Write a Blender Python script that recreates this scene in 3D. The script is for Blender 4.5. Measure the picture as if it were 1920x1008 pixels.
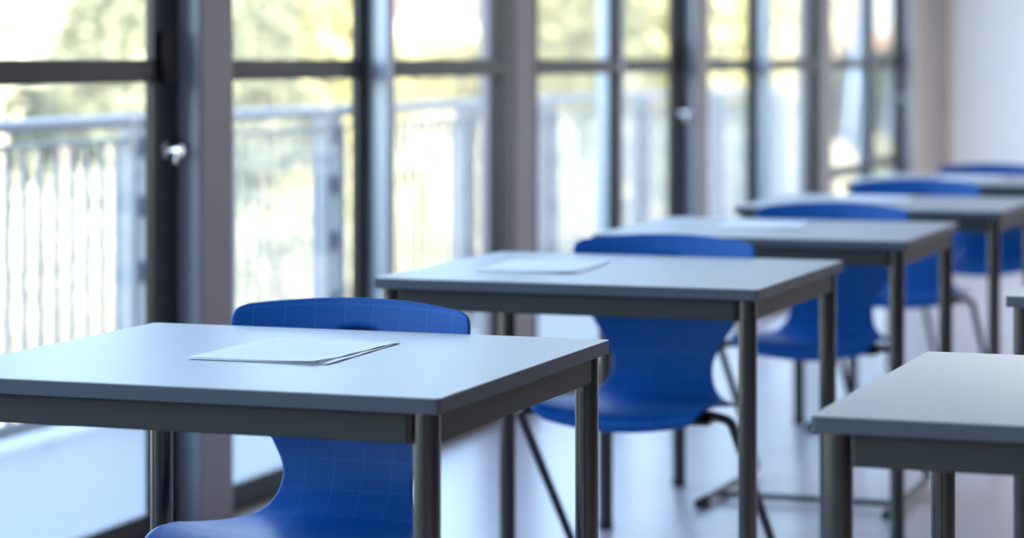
import bpy, bmesh, math, random
from mathutils import Vector, Matrix

PI = math.pi
R = math.radians
scene = bpy.context.scene
for o in list(bpy.data.objects):
    bpy.data.objects.remove(o, do_unlink=True)
C = scene.collection

# ------------------------------------------------------------------ camera
cd = bpy.data.cameras.new('camera')
cam = bpy.data.objects.new('camera', cd)
C.objects.link(cam)
cam.location = (0, 0, 1.197)
cam.rotation_euler = (R(90), 0, R(19.63))
cd.sensor_fit = 'HORIZONTAL'
cd.sensor_width = 36.0
cd.lens = 36.0 * 4880 / 1920
cd.shift_y = -(504 - 108) / 1920
cd.clip_start = 0.1
cd.clip_end = 400
cd.dof.use_dof = True
cd.dof.focus_distance = 4.0
cd.dof.aperture_fstop = 2.8
cd.dof.aperture_blades = 0
scene.camera = cam

# ------------------------------------------------------------------ sky, sun, exposure
SUN_EL, SUN_AZ = 38.0, -58.0
world = bpy.data.worlds.new('sky')
scene.world = world
world.use_nodes = True
wn = world.node_tree
wn.nodes.clear()
wo = wn.nodes.new('ShaderNodeOutputWorld')
wb = wn.nodes.new('ShaderNodeBackground')
ws = wn.nodes.new('ShaderNodeTexSky')
ws.sky_type = 'NISHITA'
ws.sun_disc = False
ws.sun_elevation = R(SUN_EL)
ws.sun_rotation = R(122)
ws.air_density = 1.0
ws.dust_density = 2.5
ws.ozone_density = 1.0
wb.inputs['Strength'].default_value = 0.34
wn.links.new(ws.outputs[0], wb.inputs['Color'])
wn.links.new(wb.outputs[0], wo.inputs['Surface'])

sl = bpy.data.lights.new('sun', 'SUN')
sl.energy = 1.45
sl.angle = R(0.6)
sl.color = (1.0, 0.93, 0.80)
so = bpy.data.objects.new('sun', sl)
C.objects.link(so)
# the sun stands over the building, behind and to the right of the camera
sd = Vector((math.cos(R(SUN_EL)) * math.sin(R(122)), math.cos(R(SUN_EL)) * math.cos(R(122)), math.sin(R(SUN_EL))))
so.rotation_euler = sd.to_track_quat('Z', 'Y').to_euler()
so.location = (20, -15, 20)

# fill lights added under the ceiling, out of view, to brighten desks and end wall
for lx in (.3, 2.8):
    for ly in ((-1.5, 1.5, 4.5, 7.5, 10.5, 13.5) if lx < 1 else (13.5,)):
        al = bpy.data.lights.new('ceiling_fill_light', 'AREA')
        al.shape = 'RECTANGLE'
        al.size, al.size_y = .6, 1.2
        al.energy = 13.0 if ly > 13 else 5.0
        al.spread = R(150) if ly > 13 else R(75)
        al.color = (0.96, 0.98, 1.0)
        ao = bpy.data.objects.new('ceiling_fill_light', al)
        C.objects.link(ao)
        ao.location = (lx, ly, 2.84)

scene.view_settings.view_transform = 'Standard'
scene.view_settings.look = 'None'
scene.view_settings.gamma = 1.0
scene.view_settings.use_curve_mapping = False
scene.view_settings.exposure = 2.8
scene.cycles.use_denoising = True
scene.cycles.max_bounces = 10
scene.cycles.diffuse_bounces = 6
scene.cycles.transparent_max_bounces = 24
scene.cycles.sample_clamp_indirect = 8.0
scene.cycles.caustics_reflective = False
scene.cycles.caustics_refractive = False


# ------------------------------------------------------------------ materials
def mat(name, col, rough=0.5, metal=0.0, spec=0.5, bump=None, var=None, coat=0.0):
    m = bpy.data.materials.new(name)
    m.use_nodes = True
    nt = m.node_tree
    b = nt.nodes['Principled BSDF']
    b.inputs['Base Color'].default_value = (*col, 1)
    b.inputs['Roughness'].default_value = rough
    b.inputs['Metallic'].default_value = metal
    b.inputs['Specular IOR Level'].default_value = spec
    if coat:
        b.inputs['Coat Weight'].default_value = coat
        b.inputs['Coat Roughness'].default_value = 0.15
    if var or bump:
        tc = nt.nodes.new('ShaderNodeTexCoord')
    if var:                                   # (scale xyz, amount)
        mp = nt.nodes.new('ShaderNodeMapping')
        mp.inputs['Scale'].default_value = var[0]
        nt.links.new(tc.outputs['Object'], mp.inputs['Vector'])
        n = nt.nodes.new('ShaderNodeTexNoise')
        n.inputs['Scale'].default_value = 1.0
        n.inputs['Detail'].default_value = 5
        nt.links.new(mp.outputs[0], n.inputs['Vector'])
        mx = nt.nodes.new('ShaderNodeMix')
        mx.data_type = 'RGBA'
        k = var[1]
        mx.inputs['A'].default_value = (*[c * (1 - k) for c in col], 1)
        mx.inputs['B'].default_value = (*[min(1, c * (1 + k)) for c in col], 1)
        nt.links.new(n.outputs['Fac'], mx.inputs['Factor'])
        nt.links.new(mx.outputs['Result'], b.inputs['Base Color'])
    if bump:                                  # (scale, strength, distance)
        n2 = nt.nodes.new('ShaderNodeTexNoise')
        n2.inputs['Scale'].default_value = bump[0]
        n2.inputs['Detail'].default_value = 2
        nt.links.new(tc.outputs['Object'], n2.inputs['Vector'])
        bp = nt.nodes.new('ShaderNodeBump')
        bp.inputs['Strength'].default_value = bump[1]
        bp.inputs['Distance'].default_value = bump[2]
        nt.links.new(n2.outputs['Fac'], bp.inputs['Height'])
        nt.links.new(bp.outputs[0], b.inputs['Normal'])
    return m


def glass_material():
    m = bpy.data.materials.new('clear_glass')
    m.use_nodes = True
    nt = m.node_tree
    nt.nodes.clear()
    out = nt.nodes.new('ShaderNodeOutputMaterial')
    tr = nt.nodes.new('ShaderNodeBsdfTransparent')
    tr.inputs[0].default_value = (0.965, 0.98, 0.975, 1)
    gl = nt.nodes.new('ShaderNodeBsdfGlossy')
    gl.inputs['Roughness'].default_value = 0.02
    lw = nt.nodes.new('ShaderNodeLayerWeight')
    lw.inputs['Blend'].default_value = 0.5
    pw = nt.nodes.new('ShaderNodeMath')
    pw.operation = 'POWER'
    pw.inputs[1].default_value = 5.0
    nt.links.new(lw.outputs['Facing'], pw.inputs[0])
    fr = nt.nodes.new('ShaderNodeMath')
    fr.operation = 'MULTIPLY_ADD'
    fr.inputs[1].default_value = 0.96
    fr.inputs[2].default_value = 0.035
    nt.links.new(pw.outputs[0], fr.inputs[0])
    mx = nt.nodes.new('ShaderNodeMixShader')
    nt.links.new(fr.outputs[0], mx.inputs[0])
    nt.links.new(tr.outputs[0], mx.inputs[1])
    nt.links.new(gl.outputs[0], mx.inputs[2])
    nt.links.new(mx.outputs[0], out.inputs['Surface'])
    return m


def shell_material():
    """blue moulded plastic: fine leather grain and an engraved square grid every 52 mm (UV in metres)"""
    m = mat('blue_plastic', (0.001, 0.085, 0.35), rough=0.45, spec=0.22)
    nt = m.node_tree
    b = nt.nodes['Principled BSDF']
    uv = nt.nodes.new('ShaderNodeUVMap')
    uv.uv_map = 'metres'
    sep = nt.nodes.new('ShaderNodeSeparateXYZ')
    nt.links.new(uv.outputs[0], sep.inputs[0])

    def math_node(op, a, v):
        n = nt.nodes.new('ShaderNodeMath')
        n.operation = op
        if isinstance(a, (int, float)):
            n.inputs[0].default_value = a
        else:
            nt.links.new(a, n.inputs[0])
        if v is not None:
            if isinstance(v, (int, float)):
                n.inputs[1].default_value = v
            else:
                nt.links.new(v, n.inputs[1])
        return n.outputs[0]

    lines = []
    for ax, off in (('X', 0.026 + 5.2), ('Y', 5.2)):
        a = math_node('ADD', sep.outputs[ax], off)
        d = math_node('PINGPONG', a, 0.026)        # 0 at a line, 0.026 half-way
        lines.append(math_node('LESS_THAN', d, 0.0011))
    g = math_node('MAXIMUM', lines[0], lines[1])
    h = math_node('SUBTRACT', 1.0, g)
    bp1 = nt.nodes.new('ShaderNodeBump')
    bp1.inputs['Strength'].default_value = 0.6
    bp1.inputs['Distance'].default_value = 0.001
    nt.links.new(h, bp1.inputs['Height'])
    tc = nt.nodes.new('ShaderNodeTexCoord')
    n2 = nt.nodes.new('ShaderNodeTexNoise')
    n2.inputs['Scale'].default_value = 420
    n2.inputs['Detail'].default_value = 2
    nt.links.new(tc.outputs['Object'], n2.inputs['Vector'])
    bp2 = nt.nodes.new('ShaderNodeBump')
    bp2.inputs['Strength'].default_value = 0.35
    bp2.inputs['Distance'].default_value = 0.0006
    nt.links.new(n2.outputs['Fac'], bp2.inputs['Height'])
    nt.links.new(bp1.outputs[0], bp2.inputs['Normal'])
    nt.links.new(bp2.outputs[0], b.inputs['Normal'])
    mx = nt.nodes.new('ShaderNodeMix')
    mx.data_type = 'RGBA'
    mx.inputs['A'].default_value = (0.001, 0.085, 0.35, 1)
    mx.inputs['B'].default_value = (0.008, 0.12, 0.44, 1)
    nt.links.new(g, mx.inputs['Factor'])
    nt.links.new(mx.outputs['Result'], b.inputs['Base Color'])
    return m


def paper_material():
    """white paper with faint grey rows of print"""
    m = mat('printed_paper', (0.95, 0.95, 0.96), rough=0.7)
    nt = m.node_tree
    b = nt.nodes['Principled BSDF']
    tc = nt.nodes.new('ShaderNodeTexCoord')
    sep = nt.nodes.new('ShaderNodeSeparateXYZ')
    nt.links.new(tc.outputs['Object'], sep.inputs[0])
    pp = nt.nodes.new('ShaderNodeMath')
    pp.operation = 'PINGPONG'
    pp.inputs[1].default_value = 0.006
    nt.links.new(sep.outputs['Y'], pp.inputs[0])
    lt = nt.nodes.new('ShaderNodeMath')
    lt.operation = 'LESS_THAN'
    lt.inputs[1].default_value = 0.0016
    nt.links.new(pp.outputs[0], lt.inputs[0])
    ab = nt.nodes.new('ShaderNodeMath')
    ab.operation = 'ABSOLUTE'
    nt.links.new(sep.outputs['X'], ab.inputs[0])
    l2 = nt.nodes.new('ShaderNodeMath')
    l2.operation = 'LESS_THAN'
    l2.inputs[1].default_value = 0.082
    nt.links.new(ab.outputs[0], l2.inputs[0])
    n = nt.nodes.new('ShaderNodeTexNoise')
    n.inputs['Scale'].default_value = 260
    nt.links.new(tc.outputs['Object'], n.inputs['Vector'])
    gt = nt.nodes.new('ShaderNodeMath')
    gt.operation = 'GREATER_THAN'
    gt.inputs[1].default_value = 0.5
    nt.links.new(n.outputs['Fac'], gt.inputs[0])
    m1 = nt.nodes.new('ShaderNodeMath')
    m1.operation = 'MULTIPLY'
    nt.links.new(lt.outputs[0], m1.inputs[0])
    nt.links.new(l2.outputs[0], m1.inputs[1])
    m2 = nt.nodes.new('ShaderNodeMath')
    m2.operation = 'MULTIPLY'
    nt.links.new(m1.outputs[0], m2.inputs[0])
    nt.links.new(gt.outputs[0], m2.inputs[1])
    mx = nt.nodes.new('ShaderNodeMix')
    mx.data_type = 'RGBA'
    mx.inputs['A'].default_value = (0.86, 0.88, 0.92, 1)
    mx.inputs['B'].default_value = (0.72, 0.74, 0.80, 1)
    nt.links.new(m2.outputs[0], mx.inputs['Factor'])
    nt.links.new(mx.outputs['Result'], b.inputs['Base Color'])
    return m


def leaf_material(name, col):
    m = bpy.data.materials.new(name)
    m.use_nodes = True
    nt = m.node_tree
    nt.nodes.clear()
    out = nt.nodes.new('ShaderNodeOutputMaterial')
    d = nt.nodes.new('ShaderNodeBsdfDiffuse')
    t = nt.nodes.new('ShaderNodeBsdfTranslucent')
    gi = nt.nodes.new('ShaderNodeNewGeometry')
    mx = nt.nodes.new('ShaderNodeMix')
    mx.data_type = 'RGBA'
    mx.inputs['A'].default_value = (*[c * 0.75 for c in col], 1)
    mx.inputs['B'].default_value = (*[min(1, c * 1.25) for c in col], 1)
    nt.links.new(gi.outputs['Random Per Island'], mx.inputs['Factor'])
    nt.links.new(mx.outputs['Result'], d.inputs[0])
    nt.links.new(mx.outputs['Result'], t.inputs[0])
    ms = nt.nodes.new('ShaderNodeMixShader')
    ms.inputs[0].default_value = 0.35
    nt.links.new(d.outputs[0], ms.inputs[1])
    nt.links.new(t.outputs[0], ms.inputs[2])
    nt.links.new(ms.outputs[0], out.inputs['Surface'])
    return m


M = dict(
    floor=mat('vinyl_floor', (0.40, 0.355, 0.37), rough=0.30, spec=0.5, var=((9, 1.2, 1), 0.16)),
    ceiling=mat('ceiling_plaster', (0.80, 0.80, 0.80), rough=0.9),
    darkwall=mat('dark_panelling', (0.05, 0.047, 0.045), rough=0.7),
    wall=mat('white_wall', (0.90, 0.91, 0.915), rough=0.85),
    room=mat('room_wall', (0.09, 0.087, 0.085), rough=0.9),
    pillar=mat('warm_grey_paint', (0.38, 0.34, 0.335), rough=0.42, spec=0.4),
    beige=mat('beige_paint', (0.60, 0.53, 0.48), rough=0.7),
    frame=mat('anthracite_frame', (0.014, 0.013, 0.014), rough=0.38, spec=0.5),
    mullion=mat('sky_tinted_aluminium', (0.46, 0.53, 0.62), rough=0.35, metal=0.5, spec=0.5),  # bluish base colour stands in for sky light reflected by the metal
    glass=glass_material(),
    top=mat('grey_laminate', (0.43, 0.435, 0.44), rough=0.42, spec=0.28, var=((2.5, 30, 30), 0.03)),
    edge=mat('grey_edge_band', (0.080, 0.095, 0.118), rough=0.55, spec=0.12),
    steel=mat('anthracite_steel', (0.010, 0.011, 0.013), rough=0.24, spec=0.5),
    apron=mat('anthracite_paint', (0.045, 0.050, 0.050), rough=0.55, spec=0.12),
    tube=mat('black_steel', (0.010, 0.012, 0.014), rough=0.35, spec=0.5),
    rubber=mat('black_rubber', (0.012, 0.012, 0.013), rough=0.7),
    chrome=mat('chrome', (0.8, 0.8, 0.82), rough=0.15, metal=1.0),
    shell=shell_material(),
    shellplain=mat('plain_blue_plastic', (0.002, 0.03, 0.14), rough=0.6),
    paper=paper_material(),
    deck=mat('balcony_slab', (0.33, 0.335, 0.34), rough=0.6, var=((0.6, 0.6, 1), 0.10)),
    galv=mat('pale_painted_steel', (0.33, 0.35, 0.38), rough=0.5),
    galvdark=mat('blue_grey_steel', (0.16, 0.22, 0.33), rough=0.5, metal=0.2),
    grass=mat('dry_lawn', (0.31, 0.31, 0.19), rough=1.0, var=((0.5, 0.5, 0.5), 0.4)),
    gravel=mat('pale_gravel', (0.42, 0.40, 0.34), rough=1.0, var=((0.7, 0.7, 0.7), 0.25)),
    bark=mat('grey_bark', (0.26, 0.21, 0.17), rough=0.95),
    housewhite=mat('white_render', (0.38, 0.37, 0.36), rough=0.9),
    housepink=mat('pink_cladding', (0.19, 0.11, 0.095), rough=0.9),
    roof=mat('slate_roof', (0.10, 0.10, 0.11), rough=0.7),
    peach=mat('peach_render', (0.25, 0.16, 0.115), rough=0.9),
    leaf_pale=leaf_material('pale_leaves', (0.45, 0.44, 0.32)),
    leaf_mid=leaf_material('green_leaves', (0.24, 0.26, 0.18)),
    leaf_dark=leaf_material('dark_leaves', (0.07, 0.085, 0.06)),
    leaf_yellow=leaf_material('yellow_leaves', (0.44, 0.42, 0.22)),
)

M['steel'].node_tree.nodes['Principled BSDF'].inputs['IOR'].default_value = 1.65


# ------------------------------------------------------------------ mesh helpers
def obj(name, bm, m, parent=None, smooth=False):
    me = bpy.data.meshes.new(name)
    bm.normal_update()
    bm.to_mesh(me)
    bm.free()
    me.materials.append(m)
    if smooth:
        for p in me.polygons:
            p.use_smooth = True
    o = bpy.data.objects.new(name, me)
    C.objects.link(o)
    if parent is not None:
        o.parent = parent
    return o


def empty(name, loc=(0, 0, 0), rz=0.0):
    o = bpy.data.objects.new(name, None)
    o.empty_display_size = 0.1
    C.objects.link(o)
    o.location = loc
    o.rotation_euler = (0, 0, rz)
    return o


def tag(o, label, cat, group=None):
    o['label'] = label
    o['category'] = cat
    if group:
        o['group'] = group
    return o


def add_box(bm, x0, x1, y0, y1, z0, z1, bevel=0.0, seg=2):
    r = bmesh.ops.create_cube(bm, size=1.0)
    vs = r['verts']
    for v in vs:
        v.co = Vector((x0 + (v.co.x + .5) * (x1 - x0), y0 + (v.co.y + .5) * (y1 - y0), z0 + (v.co.z + .5) * (z1 - z0)))
    if bevel:
        es = list({e for v in vs for e in v.link_edges})
        bmesh.ops.bevel(bm, geom=es, offset=bevel, segments=seg, affect='EDGES', profile=0.5)
    return bm


def box(x0, x1, y0, y1, z0, z1, bevel=0.0, seg=2):
    return add_box(bmesh.new(), x0, x1, y0, y1, z0, z1, bevel, seg)


def struct(name, bm, m, parent=None):
    o = obj(name, bm, m, parent)
    if parent is None:
        o['kind'] = 'structure'
    return o


def add_cyl(bm, p0, p1, r, seg=20, r2=None, cap=True):
    p0, p1 = Vector(p0), Vector(p1)
    d = p1 - p0
    mtx = Matrix.Translation((p0 + p1) / 2) @ d.to_track_quat('Z', 'Y').to_matrix().to_4x4()
    bmesh.ops.create_cone(bm, cap_ends=cap, segments=seg, radius1=r, radius2=r if r2 is None else r2, depth=d.length, matrix=mtx)
    return bm


def round_path(pts, rad, n=6):
    """polyline with filleted corners"""
    pts = [Vector(p) for p in pts]
    out = [pts[0]]
    for i in range(1, len(pts) - 1):
        a, b, c = pts[i - 1], pts[i], pts[i + 1]
        d1, d2 = (a - b), (c - b)
        t = min(rad, d1.length * .45, d2.length * .45)
        s, e = b + d1.normalized() * t, b + d2.normalized() * t
        for k in range(n + 1):
            q = k / n
            out.append(s * (1 - q) ** 2 + b * 2 * q * (1 - q) + e * q * q)
    out.append(pts[-1])
    return out


def add_tube(bm, pts, r, seg=12):
    pts = [Vector(p) for p in pts]
    rings = []
    t0 = (pts[1] - pts[0]).normalized()
    nrm = t0.orthogonal().normalized()
    for i, p in enumerate(pts):
        a = pts[max(i - 1, 0)]
        b = pts[min(i + 1, len(pts) - 1)]
        t = (b - a).normalized()
        nrm = (nrm - t * nrm.dot(t)).normalized()
        bi = t.cross(nrm)
        rings.append([bm.verts.new(p + (nrm * math.cos(2 * PI * k / seg) + bi * math.sin(2 * PI * k / seg)) * r) for k in range(seg)])
    for i in range(len(rings) - 1):
        for k in range(seg):
            bm.faces.new((rings[i][k], rings[i][(k + 1) % seg], rings[i + 1][(k + 1) % seg], rings[i + 1][k]))
    bm.faces.new(list(reversed(rings[0])))
    bm.faces.new(rings[-1])
    return bm


def shade_auto(o, ang=40):
    for p in o.data.polygons:
        p.use_smooth = True
    o.data.set_sharp_from_angle(angle=R(ang))
    return o


def dup(root, loc, rz, label, mesh_group=None):
    """copy of a thing with copies of its parts and sub-parts"""
    r = root.copy()
    C.objects.link(r)
    r.location = loc
    r.rotation_euler = (0, 0, rz)
    r['label'] = label
    for ch in list(root.children):
        c = ch.copy()
        C.objects.link(c)
        c.parent = r
        for g in list(ch.children):
            d = g.copy()
            C.objects.link(d)
            d.parent = c
    return r


# ------------------------------------------------------------------ room shell
XF = -2.92                      # inner face of the glazed facade
Y0, Y1, X1, ZC = -3.5, 15.75, 4.6, 2.85
struct('floor', box(XF - .14, X1, Y0, Y1, -.12, 0), M['floor'])
struct('ceiling', box(XF - .25, X1 + .2, Y0 - .2, Y1 + .2, ZC, ZC + .3), M['ceiling'])
struct('wall_right', box(X1, X1 + .2, Y0, Y1, -.12, ZC), M['darkwall'])
struct('wall_back', box(XF - .14, X1 + .2, Y1, Y1 + .25, -.12, ZC), M['wall'])
struct('wall_front', box(XF - .14, X1 + .2, Y0 - .2, Y0, -.12, ZC), M['room'])
struct('baseboard_back', box(-2.7, X1, Y1 - .015, Y1, 0, .08, .004), M['wall'])
struct('trim_1', box(-2.845, -2.785, Y1 - .04, Y1, 0, ZC, .004), M['beige'])          # beige strip on the far wall
struct('trim_2', box(XF - .13, XF, Y0, Y1, 2.60, ZC), M['frame'])                     # header above the glazing

# pillars between the glazed bays: (y start, y end)
PIL = [(-3.40, -3.22), (-1.08, -.90), (1.24, 1.42), (3.56, 3.74), (5.88, 6.06), (8.22, 8.42), (10.50, 10.68), (12.83, 13.02), (15.20, 15.75)]
for i, (a, b) in enumerate(PIL):
    bm = box(XF - .13, XF, a, b, 0, 2.60, .006)
    pl = struct('pillar', bm, M['beige'] if i == len(PIL) - 1 else M['pillar'])
    obj('sky_sheen_strip', box(XF - .065, XF - .008, a - .008, a + .004, 0, 2.60, .001, 1), M['mullion'], pl)  # added strip, its bluish metal imitates sky light on the pillar's near side

# glazed bays: two sliding sashes on two tracks, a post between them
XO0, XO1 = XF - .093, XF - .065   # outer track
XI0, XI1 = XF - .05, XF         # inner track
TZ0, TZ1 = 1.137, 1.192         # transom
nwin = 0


def sash(parent, x0, x1, ya, yb, wl, wr, sill, knob):
    xm = x0 + .008
    bm = bmesh.new()
    add_box(bm, x0, x1, ya, ya + wl, .075, 2.55, .003, 1)
    add_box(bm, x0, x1, yb - wr, yb, .075, 2.55, .003, 1)
    fr = obj('sash', bm, M['frame'], parent)
    obj('bottom_rail', box(x0, x1, ya, yb, .004, .075, .003, 1), M['frame'], fr)
    obj('top_rail', box(x0, x1, ya, yb, 2.55, 2.60, .003, 1), M['frame'], fr)
    obj('transom', box(x0, x1, ya + wl, yb - wr, TZ0, TZ1, .004, 1), M['frame'], fr)
    cuts = [.075, TZ0, 2.55]
    if sill:
        obj('sill_rail', box(x0, x1, ya + wl, yb - wr, .575, .63, .004, 1), M['frame'], fr)
        zs = [(.075, .575), (.63, TZ0), (TZ1, 2.55)]
    else:
        zs = [(.075, TZ0), (TZ1, 2.55)]
    for (za, zb) in zs:
        obj('pane', box(xm - .004, xm + .004, ya + wl, yb - wr, za, zb), M['glass'], fr)
    if knob:
        kb = bmesh.new()
        yk = yb - .085
        zk = .967
        add_cyl(kb, (x1, yk, zk), (x1 + .008, yk, zk), .021, 20)
        add_cyl(kb, (x1 + .008, yk, zk), (x1 + .034, yk, zk), .008, 14)
        add_cyl(kb, (x1 + .034, yk, zk), (x1 + .050, yk, zk), .0135, 20)
        add_tube(kb, round_path([(x1 + .040, yk, zk), (x1 + .040, yk - .006, zk - .012), (x1 + .036, yk - .006, zk - .030)], .006), .006, 10)
        shade_auto(obj('handle', kb, M['chrome'], fr))
        lv = add_tube(bmesh.new(), round_path([(x1 + .012, yk, zk + .004), (x1 + .020, yk + .02, zk + .004), (x1 + .020, yk + .075, zk + .010)], .01), .007, 10)
        shade_auto(obj('lever', lv, M['rubber'], fr))
        obj('latch_block', box(x1, x1 + .022, yb - .106, yb - .064, 1.135, 1.262, .004), M['rubber'], fr)
    return fr


for i in range(len(PIL) - 1):
    ya, yb = PIL[i][1], PIL[i + 1][0]
    ym = (ya + yb) / 2 - .02
    nwin += 1
    w = empty('window_%d' % nwin, (0, 0, 0))
    w['kind'] = 'structure'
    left_outer = (i % 2 == 0)   # bays alternate
    obj('mullion', box(XO0, XI1, ym - .025, ym + .025, .004, 2.60, .003, 1), M['mullion'], w)
    sill = (i == len(PIL) - 2)
    if left_outer:
        sash(w, XO0, XO1, ya, ym - .025, .05, .055, sill, False)
        sash(w, XI0, XI1, ym + .025, yb, .012, .125, sill, False)
    else:
        sash(w, XI0, XI1, ya, ym - .025, .035, .012, sill, False)
        sash(w, XO0, XO1, ym + .025, yb, .05, .132, sill, True)
    obj('threshold', box(XO0 - .04, XI1 + .03, ya, yb, -.02, .004), M['pillar'], w)

# ------------------------------------------------------------------ outside: balcony and ground
struct('balcony_floor', box(-4.30, XF - .12, Y0 - 3, 24, -.22, -.005), M['deck'])
GZ = -1.6
bm = bmesh.new()
bmesh.ops.create_grid(bm, x_segments=60, y_segments=60, size=90)
for v in bm.verts:
    d = math.hypot(v.co.x, v.co.y)
    v.co.z = GZ + .12 * math.sin(v.co.x * .35) * math.cos(v.co.y * .27) + max(0, d - 70) * .02
struct('garden_ground', bm, M['grass'])
bm = bmesh.new()
pts = [(-60, 26), (-30, 24.5), (-15, 26), (-8, 30), (-3, 40), (0, 60)]
ring = [(x, y) for x, y in pts] + [(x + (3.0 if x < -10 else 4.5), y - 7.0) for x, y in reversed(pts)]
lo = [bm.verts.new((x, y, GZ + .10)) for x, y in ring]
hi = [bm.verts.new((x, y, GZ + .17)) for x, y in ring]
n = len(pts)
for k in range(n - 1):
    bm.faces.new((hi[k], hi[k + 1], hi[2 * n - 2 - k], hi[2 * n - 1 - k]))
for k in range(2 * n):
    k2 = (k + 1) % (2 * n)
    bm.faces.new((lo[k], lo[k2], hi[k2], hi[k]))
bmesh.ops.recalc_face_normals(bm, faces=bm.faces)
struct('garden_path', bm, M['gravel'])

# railing along the balcony edge
XR = -4.14
rail = empty('balcony_railing', (XR, 6, 0))
tag(rail, 'pale galvanised balcony railing with upright balusters outside the windows', 'railing')
LY0, LY1 = -4.0, 18.0            # local span about y = 6
shade_auto(obj('handrail', add_tube(bmesh.new(), [(0, LY0 - 6 + 6 - 6, .985), (0, LY1 - 6, .985)], .022, 16), M['galv'], rail))
obj('lower_rail', box(-.02, .02, LY0 - 6, LY1 - 6, .915, .93), M['galv'], rail)
obj('bottom_rail', box(-.012, .012, LY0 - 6, LY1 - 6, .03, .075, .003, 1), M['galv'], rail)
b0 = None
y = LY0
while y < LY1:
    if b0 is None:
        b0 = obj('baluster', box(-.006, .006, -.013, .013, .075, .915), M['galv'], rail)
        b0.location = (0, y - 6, 0)
    else:
        b = b0.copy()
        C.objects.link(b)
        b.location = (0, y - 6, 0)
    y += .1
POSTY = [-2.2, -.6, 1.1, 2.7, 4.3, 6.1, 7.84, 9.44, 10.97, 12.1, 13.7, 15.3, 16.9]
p0 = None
for yp in POSTY:
    if p0 is None:
        bm = bmesh.new()
        add_box(bm, -.025, .035, -.075, -.045, -.005, .985, .003, 1)
        add_box(bm, -.025, .035, .045, .075, -.005, .985, .003, 1)
        add_box(bm, -.05, .05, -.085, .085, -.006, .006)
        p0 = obj('post', bm, M['galv'], rail)
        bm = bmesh.new()
        for z in (.20, .44, .66, .86):
            add_box(bm, -.012, .022, -.045, .045, z, z + .07)
        s0 = obj('spacer', bm, M['galvdark'], p0)
        p0.location = (0, yp - 6, 0)
    else:
        p = p0.copy()
        C.objects.link(p)
        p.location = (0, yp - 6, 0)
        s = s0.copy()
        C.objects.link(s)
        s.parent = p

# ------------------------------------------------------------------ outside: plants and houses
F_PX = 4880.0
A = R(19.63)


def along(px, dist):
    """a world point at a given distance in the direction of a column of the photograph's 1920 px frame"""
    k = (px - 960) / F_PX
    return Vector((dist * (k * math.cos(A) - math.sin(A)), dist * (k * math.sin(A) + math.cos(A)), 0))


def leaves(name, parent, m, c, rad, n, size, seed, hollow=.35):
    rng = random.Random(seed)
    vs, fs = [], []
    for k in range(n):
        while True:
            p = Vector((rng.uniform(-1, 1), rng.uniform(-1, 1), rng.uniform(-1, 1)))
            if hollow < p.length < 1:
                break
        p = Vector((c[0] + p.x * rad[0], c[1] + p.y * rad[1], c[2] + p.z * rad[2] * (1 + .15 * math.sin(7 * p.x + seed))))
        a = Vector((rng.gauss(0, 1), rng.gauss(0, 1), rng.gauss(0, 1))).normalized()
        b = a.orthogonal().normalized()
        s = size * rng.uniform(.6, 1.3)
        i = len(vs)
        vs += [p - a * s, p - b * s * .45, p + a * s, p + b * s * .45]
        fs.append((i, i + 1, i + 2, i + 3))
    me = bpy.data.meshes.new(name)
    me.from_pydata(vs, [], fs)
    me.materials.append(m)
    o = bpy.data.objects.new(name, me)
    C.objects.link(o)
    o.parent = parent
    o['kind'] = 'stuff'
    return o


def tree(px, dist, h, crown_r, m, label, seed, n=2600, size=.13, low=.28):
    p = along(px, dist)
    t = empty('garden_tree', (p.x, p.y, GZ))
    tag(t, label, 'tree', 'garden trees beyond the balcony')
    rng = random.Random(seed)
    tr = bmesh.new()
    add_cyl(tr, (0, 0, -.15), (0.05, 0, h * .55), .13, 10, .07)
    obj('trunk', tr, M['bark'], t, True)
    for k in range(4):
        a = 2 * PI * k / 4 + rng.random()
        br = bmesh.new()
        add_cyl(br, (0.03, 0, h * (.30 + .06 * k)), (math.cos(a) * crown_r * .7, math.sin(a) * crown_r * .7, h * (.55 + .07 * k)), .05, 8, .02)
        obj('branch', br, M['bark'], t, True)
    leaves('crown', t, m, (0, 0, h * (low + (1 - low) / 2)), (crown_r, crown_r, h * (1 - low) / 2), n, size, seed)
    return t


def bush(px, dist, h, r, m, label, seed, n=1500, size=.07, z=None):
    p = along(px, dist)
    t = empty('garden_bush', (p.x, p.y, GZ if z is None else z))
    tag(t, label, 'bush', 'garden bushes beyond the balcony')
    rng = random.Random(seed)
    st = bmesh.new()
    for k in range(6):
        a = 2 * PI * k / 6 + rng.random()
        add_cyl(st, (0, 0, -.1), (math.cos(a) * r * .6, math.sin(a) * r * .6, h * .75), .02, 6, .008)
    obj('stem', st, M['bark'], t, True)
    leaves('foliage', t, m, (0, 0, h * .5), (r, r, h * .5), n, size, seed, .2)
    return t


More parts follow.
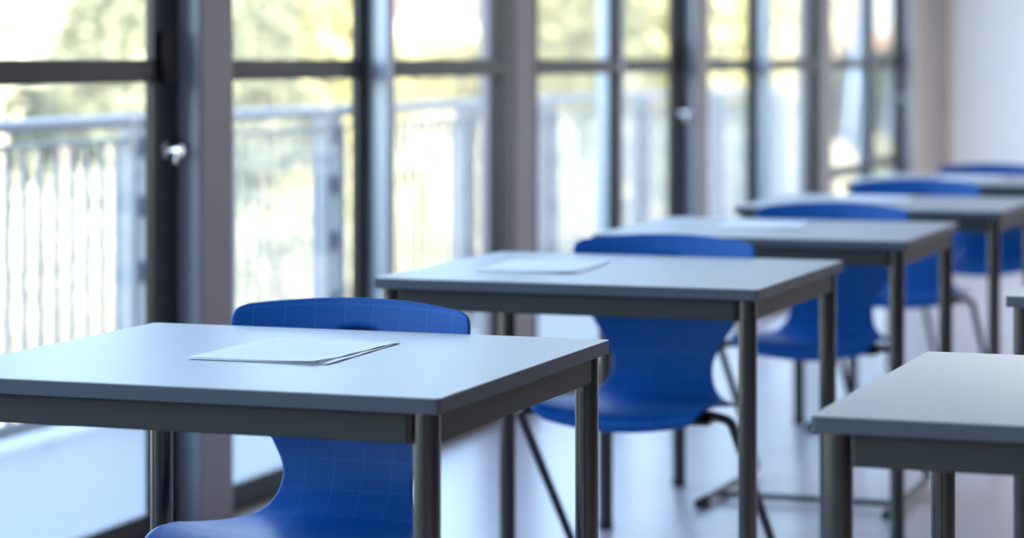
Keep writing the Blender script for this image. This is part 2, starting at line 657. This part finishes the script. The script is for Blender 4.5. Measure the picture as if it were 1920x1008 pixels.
TREES = [
    (-120, 26.5, 6.5, 1.4, 'leaf_pale', 'pale cream-leaved tree at the far left edge of the garden view'),
    (120, 36.5, 7.5, 2.2, 'leaf_pale', 'pale leafy tree behind the railing in the leftmost window'),
    (250, 31, 5.0, 1.2, 'leaf_mid', 'grey-green tree just left of the window stile with the knob'),
    (380, 46, 7.5, 2.2, 'leaf_pale', 'pale tree hidden mostly by the first warm grey pillar'),
    (500, 41, 5.8, 1.2, 'leaf_mid', 'grey-green tree right of the first warm grey pillar'),
    (610, 54, 8.5, 1.3, 'leaf_dark', 'dark green tree left of the white house'),
    (640, 31, 6.0, .55, 'leaf_yellow', 'yellow-green tree close to the left side of the white house'),
    (1000, 44, 7.0, 1.5, 'leaf_pale', 'pale tree hiding the right end of the white house'),
    (1090, 34, 6.4, 1.2, 'leaf_yellow', 'yellow-leaved tree left of the thin window post'),
    (1215, 38, 7.0, 1.4, 'leaf_pale', 'pale yellow tree right of the thin window post'),
    (1340, 32, 6.0, 1.2, 'leaf_yellow', 'yellow-green tree just beyond the second knobbed window'),
    (1430, 46, 7.0, 1.6, 'leaf_mid', 'green tree seen through the narrow windows near the far pillar'),
    (1490, 35.5, 6.4, .6, 'leaf_pale', 'pale tree beside the far dark window post'),
]
for i, (px, d, h, r, m, lb) in enumerate(TREES):
    tree(px, d, h, r, M[m], lb, 11 + i)

BUSHES = [
    (-40, 21, 1.9, 1.3, 'leaf_pale', 'pale bush at the left edge behind the railing'),
    (60, 29, 1.7, 1.1, 'leaf_mid', 'green bush low behind the balusters at the left edge'),
    (190, 24, 1.8, 1.0, 'leaf_pale', 'sunlit cream bush behind the balusters left of the double railing post'),
    (300, 26.6, 2.0, 1.0, 'leaf_mid', 'green bush half hidden by the dark window stile'),
    (490, 34.6, 2.1, 1.1, 'leaf_mid', 'grey-green bush behind the railing right of the first pillar'),
    (560, 20, 1.7, .8, 'leaf_pale', 'sunlit pale bush below the railing beside the second post'),
    (660, 28, 1.9, 1.1, 'leaf_yellow', 'yellow bush left of the window mullion behind the railing'),
    (790, 24, 1.9, 1.1, 'leaf_yellow', 'yellow-green bush below the white house'),
    (880, 30, 2.2, 1.2, 'leaf_pale', 'cream bush below the right side of the white house'),
    (1060, 21.5, 2.0, 1.0, 'leaf_pale', 'sunlit bush below the yellow-leaved tree'),
    (1200, 28, 2.1, 1.1, 'leaf_mid', 'green bush right of the thin window post'),
    (1370, 26, 2.0, 1.0, 'leaf_mid', 'green bush seen between the two far pillars'),
    (1480, 30, 2.2, 1.1, 'leaf_pale', 'pale bush behind the desks near the far pillar'),
    (1650, 36, 1.7, .8, 'leaf_mid', 'green bush in the last window before the end wall'),
]
for i, (px, d, h, r, m, lb) in enumerate(BUSHES):
    bush(px, d, h, r, M[m], lb, 71 + i)


def hedge(pa, pb, dist, h, label, seed, m='leaf_dark'):
    a, b = along(pa, dist), along(pb, dist)
    c = (a + b) / 2
    d = (b - a)
    t = empty('garden_hedge', (c.x, c.y, GZ), math.atan2(d.y, d.x))
    tag(t, label, 'hedge')
    hl = d.length / 2
    rng = random.Random(seed)
    st = bmesh.new()
    for k in range(10):
        x = -hl + hl * 2 * (k + .5) / 10
        add_cyl(st, (x, 0, -.1), (x + rng.uniform(-.1, .1), 0, h * .7), .03, 6, .015)
    obj('stem', st, M['bark'], t, True)
    vs, fs = [], []
    for k in range(5200):
        p = Vector((rng.uniform(-hl, hl), rng.uniform(-.5, .5), rng.uniform(0, h) * (1 + .08 * math.sin(k))))
        aa = Vector((rng.gauss(0, 1), rng.gauss(0, 1), rng.gauss(0, 1))).normalized()
        bb = aa.orthogonal().normalized()
        s_ = .11 * rng.uniform(.6, 1.3)
        i = len(vs)
        vs += [p - aa * s_, p - bb * s_ * .6, p + aa * s_, p + bb * s_ * .6]
        fs.append((i, i + 1, i + 2, i + 3))
    me = bpy.data.meshes.new('foliage')
    me.from_pydata(vs, [], fs)
    me.materials.append(M[m])
    o = bpy.data.objects.new('foliage', me)
    C.objects.link(o)
    o.parent = t
    o['kind'] = 'stuff'


hedge(-120, 330, 50, 2.3, 'dark green clipped hedge behind the railing in the leftmost window', 3)
hedge(420, 600, 48, 2.5, 'short dark hedge behind the railing right of the first pillar', 4)
hedge(725, 960, 40, 2.95, 'yellow-green hedge along the foot of the white house', 5, 'leaf_yellow')
hedge(1545, 1730, 49, 2.8, 'grey-green hedge below the peach house in the last window', 6, 'leaf_dark')


def house(px, dist, w, label, wallm, upperm, win_off, split):
    p = along(px, dist)
    hs = empty('garden_house', (p.x, p.y, GZ), A)
    tag(hs, label, 'house')
    # local x along the front, front face at y = 0 looking towards the classroom
    obj('wall', box(-w / 2, w / 2, 0, 6, -.3, split), wallm, hs)
    obj('upper_wall', box(-w / 2 + .35, w / 2, .03, 6, split, split + 2.4), upperm, hs)
    bm = bmesh.new()
    prof = [(-.4, split + 2.3), (3.0, split + 4.2), (6.4, split + 2.3), (6.4, split + 2.45), (3.0, split + 4.4), (-.4, split + 2.45)]
    a = [bm.verts.new((-w / 2 - .3, y, z)) for y, z in prof]
    b = [bm.verts.new((w / 2 + .3, y, z)) for y, z in prof]
    for k in range(6):
        bm.faces.new((a[k], a[(k + 1) % 6], b[(k + 1) % 6], b[k]))
    bm.faces.new(a)
    bm.faces.new(list(reversed(b)))
    bmesh.ops.recalc_face_normals(bm, faces=bm.faces)
    obj('roof', bm, M['roof'], hs)
    wf = bmesh.new()
    x0 = win_off
    z0 = split + .12
    for (xa, xb, za, zb) in ((x0 - .06, x0, z0 - .06, z0 + 1.26), (x0 + 1.0, x0 + 1.06, z0 - .06, z0 + 1.26), (x0, x0 + 1, z0 - .06, z0), (x0, x0 + 1, z0 + 1.2, z0 + 1.26), (x0 + .48, x0 + .52, z0, z0 + 1.2)):
        add_box(wf, xa, xb, -.05, .05, za, zb)
    f = obj('window_frame', wf, M['housewhite'], hs)
    obj('pane', box(x0, x0 + 1.0, .0, .02, z0, z0 + 1.2), mat('pale_blind', (.26, .29, .33), .4), f)
    return hs


house(835, 60, 3.2, 'white house with pink upper storey seen through the window right of the mullion', M['housewhite'], M['housepink'], -.35, 3.66)
house(1650, 70, 3.0, 'peach-walled house in the top of the last window', M['peach'], M['peach'], -.3, 3.4)

# leaning steel swing frame in front of the peach house
p = along(1625, 40)
sw = empty('swing_frame', (p.x, p.y, GZ), A)
tag(sw, 'blue-grey tubular swing frame standing before the peach house', 'swing')
for (xa, xb, dy) in ((-.62, -.05, -1.2), (-.62 + .25, -.05, 1.2), (.10, .55, -1.2), (.30, .55, 1.2)):
    lb = bmesh.new()
    add_cyl(lb, (xa, dy, -.1), (xb, 0, 4.2), .05, 12)
    obj('leg', lb, M['galvdark'], sw, True)
obj('top_bar', add_cyl(bmesh.new(), (-.3, 0, 4.2), (.8, 0, 4.2), .05, 12), M['galvdark'], sw, True)

# ------------------------------------------------------------------ school desks
W, D, HT, TH = .805, .757, .75, .0215


def make_desk():
    t = empty('school_desk')
    hw, hd = W / 2, D / 2
    # tabletop slab with dark banded edges and a lighter laminate sheet on top
    bm = bmesh.new()
    add_box(bm, -hw, hw, -hd, hd, HT - TH, HT - .0012)
    ve = [e for e in bm.edges if abs(e.verts[0].co.z - e.verts[1].co.z) > .01]
    bmesh.ops.bevel(bm, geom=ve, offset=.007, segments=4, affect='EDGES', profile=.5)
    ob = obj('edge_band', bm, M['edge'], t)
    bm = bmesh.new()
    add_box(bm, -hw + .0004, hw - .0004, -hd + .0004, hd - .0004, HT - .0012, HT)
    ve = [e for e in bm.edges if abs(e.verts[0].co.z - e.verts[1].co.z) > .0005]
    bmesh.ops.bevel(bm, geom=ve, offset=.007, segments=4, affect='EDGES', profile=.5)
    obj('tabletop', bm, M['top'], t)
    # legs
    ix, iy = hw - .029, hd - .031
    za, zb = HT - TH - .043, HT - TH - .002
    for sx in (-1, 1):
        for sy in (-1, 1):
            lg = shade_auto(obj('leg', add_cyl(bmesh.new(), (sx * ix, sy * iy, .012), (sx * ix, sy * iy, HT - TH), .0185, 28), M['steel'], t))
            obj('foot_glide', add_cyl(bmesh.new(), (sx * ix, sy * iy, 0), (sx * ix, sy * iy, .022), .0195, 20), M['rubber'], lg)
    # aprons: rectangular steel rails between the legs, with small weld tabs at their ends
    for sy in (-1, 1):
        y = sy * (iy + .006)
        ap = obj('apron', box(-ix + .022, ix - .022, y - .010, y + .010, za, zb, .003), M['apron'], t)
        for sx in (-1, 1):
            shade_auto(obj('joint', add_cyl(bmesh.new(), (sx * (ix - .0215), y, za), (sx * (ix - .0215), y, zb), .0065, 12), M['steel'], ap))
    for sx in (-1, 1):
        x = sx * (ix + .004)
        ap = obj('apron', box(x - .010, x + .010, -iy + .018, iy - .018, za, zb, .003), M['apron'], t)
    return t


def desk_origin(xr, yf, da):
    """centre of a desk from its front right corner"""
    a = R(-da)
    v = Vector((-W / 2, D / 2, 0))
    v.rotate(Matrix.Rotation(a, 3, 'Z'))
    return (xr + v.x, yf + v.y, 0), a


DESKS = [
    (-1.237, 3.184, -.25, 'nearest grey-topped desk, with the sharply seen paper stack lying on it'),
    (-1.239, 4.887, .13, 'second grey desk of the window row, right behind the nearest blue chair'),
    (-1.224, 6.291, -.41, 'third grey desk of the window row, with a blurred blue chair back before it'),
    (-1.200, 7.609, 0, 'fourth grey desk of the window row, blurred, before the last two blue chairs'),
    (-1.215, 9.20, 0, 'farthest grey desk, close to the white end wall'),
    (.063, 3.183, .53, 'empty grey desk across the aisle in the lower right corner'),
    (.035, 4.917, 0, 'empty grey desk behind the lower right one, only its corner in view'),
]
desk0 = make_desk()
tag(desk0, '', 'desk', 'grey school desks in two rows')
for i, (xr, yf, da, lb) in enumerate(DESKS):
    loc, a = desk_origin(xr, yf, da)
    if i == 0:
        desk0.location = loc
        desk0.rotation_euler = (0, 0, a)
        desk0['label'] = lb
    else:
        dup(desk0, loc, a, lb)


# ------------------------------------------------------------------ blue shell chairs (front of the seat at -y)
def interp(tab, s):
    for (a, va), (b, vb) in zip(tab[:-1], tab[1:]):
        if s <= b:
            q = (s - a) / (b - a)
            q = q * q * (3 - 2 * q) * .5 + q * .5
            return va + (vb - va) * q
    return tab[-1][1]


def make_shell(t):
    # centre line, from the front lip of the seat to the top of the back: (y, z, half width, forward curl of the edges)
    K = [(-.412, .392, .160, 0), (-.424, .408, .181, 0), (-.408, .424, .194, 0), (-.35, .430, .204, .0), (-.28, .427, .209, .0),
         (-.21, .423, .212, 0), (-.15, .424, .188, .0), (-.095, .434, .150, .002), (-.064, .462, .125, .006), (-.046, .505, .119, .012),
         (-.036, .550, .140, .018), (-.028, .600, .172, .024), (-.020, .650, .199, .030), (-.011, .700, .213, .036), (-.003, .745, .217, .040),
         (.002, .770, .216, .041), (.005, .786, .208, .041), (.006, .792, .190, .040)]
    # Catmull-Rom resample along the profile
    pts = []
    for i in range(len(K) - 1):
        p0, p1, p2, p3 = K[max(i - 1, 0)], K[i], K[i + 1], K[min(i + 2, len(K) - 1)]
        L = math.hypot(p2[0] - p1[0], p2[1] - p1[1])
        nn = max(1, round(L / .009))
        for k in range(nn):
            q = k / nn
            pts.append([.5 * ((2 * p1[j]) + (-p0[j] + p2[j]) * q + (2 * p0[j] - 5 * p1[j] + 4 * p2[j] - p3[j]) * q * q + (-p0[j] + 3 * p1[j] - 3 * p2[j] + p3[j]) * q ** 3) for j in range(4)])
    pts.append(list(K[-1]))
    nu = 44
    bm = bmesh.new()
    uvs = {}
    grid = []
    arc = 0
    for i, (y, z, w, curl) in enumerate(pts):
        if i:
            arc += math.hypot(y - pts[i - 1][0], z - pts[i - 1][1])
        row = []
        back = min(1, max(0, (z - .47) / .12))
        for k in range(nu + 1):
            u = -1 + 2 * k / nu
            x = u * w
            f = u * u
            yy = y - curl * f * (w / .2) ** 2
            # arched top edge of the back, dished seat with turned-down side edges
            zz = z - back * .012 * f * max(0, (z - .70) / .09)
            if z < .5 and y < -.1:
                zz += .020 * u * u * min(1, (-.1 - y) / .18)
            v = bm.verts.new((x, yy, zz))
            uvs[v] = (x, arc)
            row.append(v)
        grid.append(row)
    faces = []
    # hand-hold: a real slot cut in the back
    hx, hz, rx, rz = 0.0, .725, .050, .017
    def inside(v):
        return v.co.z > .6 and ((v.co.x - hx) / rx) ** 2 + ((v.co.z - hz) / rz) ** 2 < 1
    dead = {v for row in grid for v in row if inside(v)}
    rim = set()
    for i in range(len(grid) - 1):
        for k in range(nu):
            q = (grid[i][k], grid[i][k + 1], grid[i + 1][k + 1], grid[i + 1][k])
            if any(v in dead for v in q):
                rim |= {v for v in q if v not in dead}
                continue
            bm.faces.new(q)
    for v in rim:
        d = Vector(((v.co.x - hx) / rx, (v.co.z - hz) / rz))
        if d.length > 0:
            d.normalize()
            v.co.x = hx + d.x * rx
            v.co.z = hz + d.y * rz
    for v in dead:
        bm.verts.remove(v)
    lay = bm.loops.layers.uv.new('metres')
    for f in bm.faces:
        for l in f.loops:
            l[lay].uv = uvs[l.vert]
    bmesh.ops.recalc_face_normals(bm, faces=bm.faces)
    o = obj('seat_shell', bm, M['shell'], t, True)
    s = o.modifiers.new('thickness', 'SOLIDIFY')
    s.thickness = .0075
    s.offset = 0
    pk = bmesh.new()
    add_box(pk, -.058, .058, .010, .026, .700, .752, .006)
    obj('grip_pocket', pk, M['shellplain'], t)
    sb = o.modifiers.new('rounding', 'SUBSURF')
    sb.levels = sb.render_levels = 1
    return o


def make_chair():
    t = empty('school_chair')
    make_shell(t)
    r = .0105
    bz = .395
    for s in (-1, 1):
        path = [(s * .10, -.20, .412), (s * .20, -.33, .424), (s * .240, -.355, .420), (s * .246, .085, .016), (s * .252, -.48, .016)]
        pp = round_path(path, .055, 7)
        fr = shade_auto(obj('frame_tube', add_tube(bmesh.new(), pp, r, 14), M['tube'], t))
        ft = bmesh.new()
        add_cyl(ft, (s * .252, -.525, .0145), (s * .2515, -.46, .0145), .0145, 16)
        shade_auto(obj('foot_cap', ft, M['rubber'], fr))
        br = bmesh.new()
        add_box(br, s * .135 - .05, s * .135 + .05, -.33, -.21, .402, .416, .004)
        obj('seat_bracket', br, M['tube'], t)
    shade_auto(obj('crossbar', add_tube(bmesh.new(), [(-.25, -.36, .016), (.25, -.36, .016)], .0085, 12), M['tube'], t))
    shade_auto(obj('seat_bar', add_tube(bmesh.new(), [(-.12, -.22, .412), (.12, -.22, .412)], .0095, 12), M['tube'], t))
    return t


CHAIRS = [
    (-1.717, 4.05, 0, 'nearest blue plastic chair, grid lines sharp, at the nearest desk'),
    (-1.671, 5.76, 0, 'blue plastic chair pushed under the second desk, its whole seat in view'),
    (-1.600, 7.19, 0, 'blue plastic chair at the third desk, partly hidden by desk legs'),
    (-1.649, 8.68, 0, 'blurred blue chair at the fourth desk'),
    (-1.605, 10.02, 0, 'farthest blue chair, against the white end wall'),
]
chair0 = make_chair()
tag(chair0, '', 'chair', 'blue shell chairs of the window row')
for i, (x, y, a, lb) in enumerate(CHAIRS):
    if i == 0:
        chair0.location = (x, y, 0)
        chair0['label'] = lb
    else:
        dup(chair0, (x, y, 0), a, lb)


# ------------------------------------------------------------------ paper stacks
def sheet_mesh(seed, z, curl):
    rng = random.Random(seed)
    bm = bmesh.new()
    nx, ny = 10, 14
    g = []
    for j in range(ny + 1):
        row = []
        for i in range(nx + 1):
            x = -.105 + .21 * i / nx
            y = -.1485 + .297 * j / ny
            # the corner near the reader lifts a little
            k = max(0, (i / nx - .55) / .45) * max(0, 1 - j / ny / .35)
            row.append(bm.verts.new((x, y, z + curl * k ** 1.5 + .0004 * math.sin(7 * y * 9 + seed))))
        g.append(row)
    for j in range(ny):
        for i in range(nx):
            bm.faces.new((g[j][i], g[j][i + 1], g[j + 1][i + 1], g[j + 1][i]))
    ext = bmesh.ops.extrude_face_region(bm, geom=bm.faces[:])
    for v in ext['geom']:
        if isinstance(v, bmesh.types.BMVert):
            v.co.z += .0003
    bmesh.ops.recalc_face_normals(bm, faces=bm.faces)
    return bm


def make_stack():
    t = empty('paper_stack')
    rng = random.Random(5)
    for k in range(4):
        o = shade_auto(obj('sheet', sheet_mesh(k, .0004 + k * .0008, .0009 * k), M['paper'], t))
        o.location = (rng.uniform(-.006, .006) + .003 * (3 - k), rng.uniform(-.004, .004), 0)
        o.rotation_euler = (0, 0, R(rng.uniform(-2.2, 2.2)))
    return t


PAPERS = [   # centre, turn clockwise from the desk's depth direction
    (-1.645, 3.622, .2, 'white paper stack on the nearest desk, its near corner curling'),
    (-1.806, 5.253, -4.0, 'white paper stack on the second desk'),
    (-1.700, 6.745, -8.0, 'white paper stack on the third desk before the blurred chair'),
    (-1.690, 8.14, -6.0, 'white paper stack on the fourth desk'),
    (-1.640, 9.62, -4.0, 'white paper stack on the farthest desk'),
]
stack0 = make_stack()
tag(stack0, '', 'papers', 'paper stacks on the desks')
for i, (x, y, a, lb) in enumerate(PAPERS):
    if i == 0:
        stack0.location = (x, y, HT)
        stack0.rotation_euler = (0, 0, R(-a))
        stack0['label'] = lb
    else:
        dup(stack0, (x, y, HT), R(-a), lb)
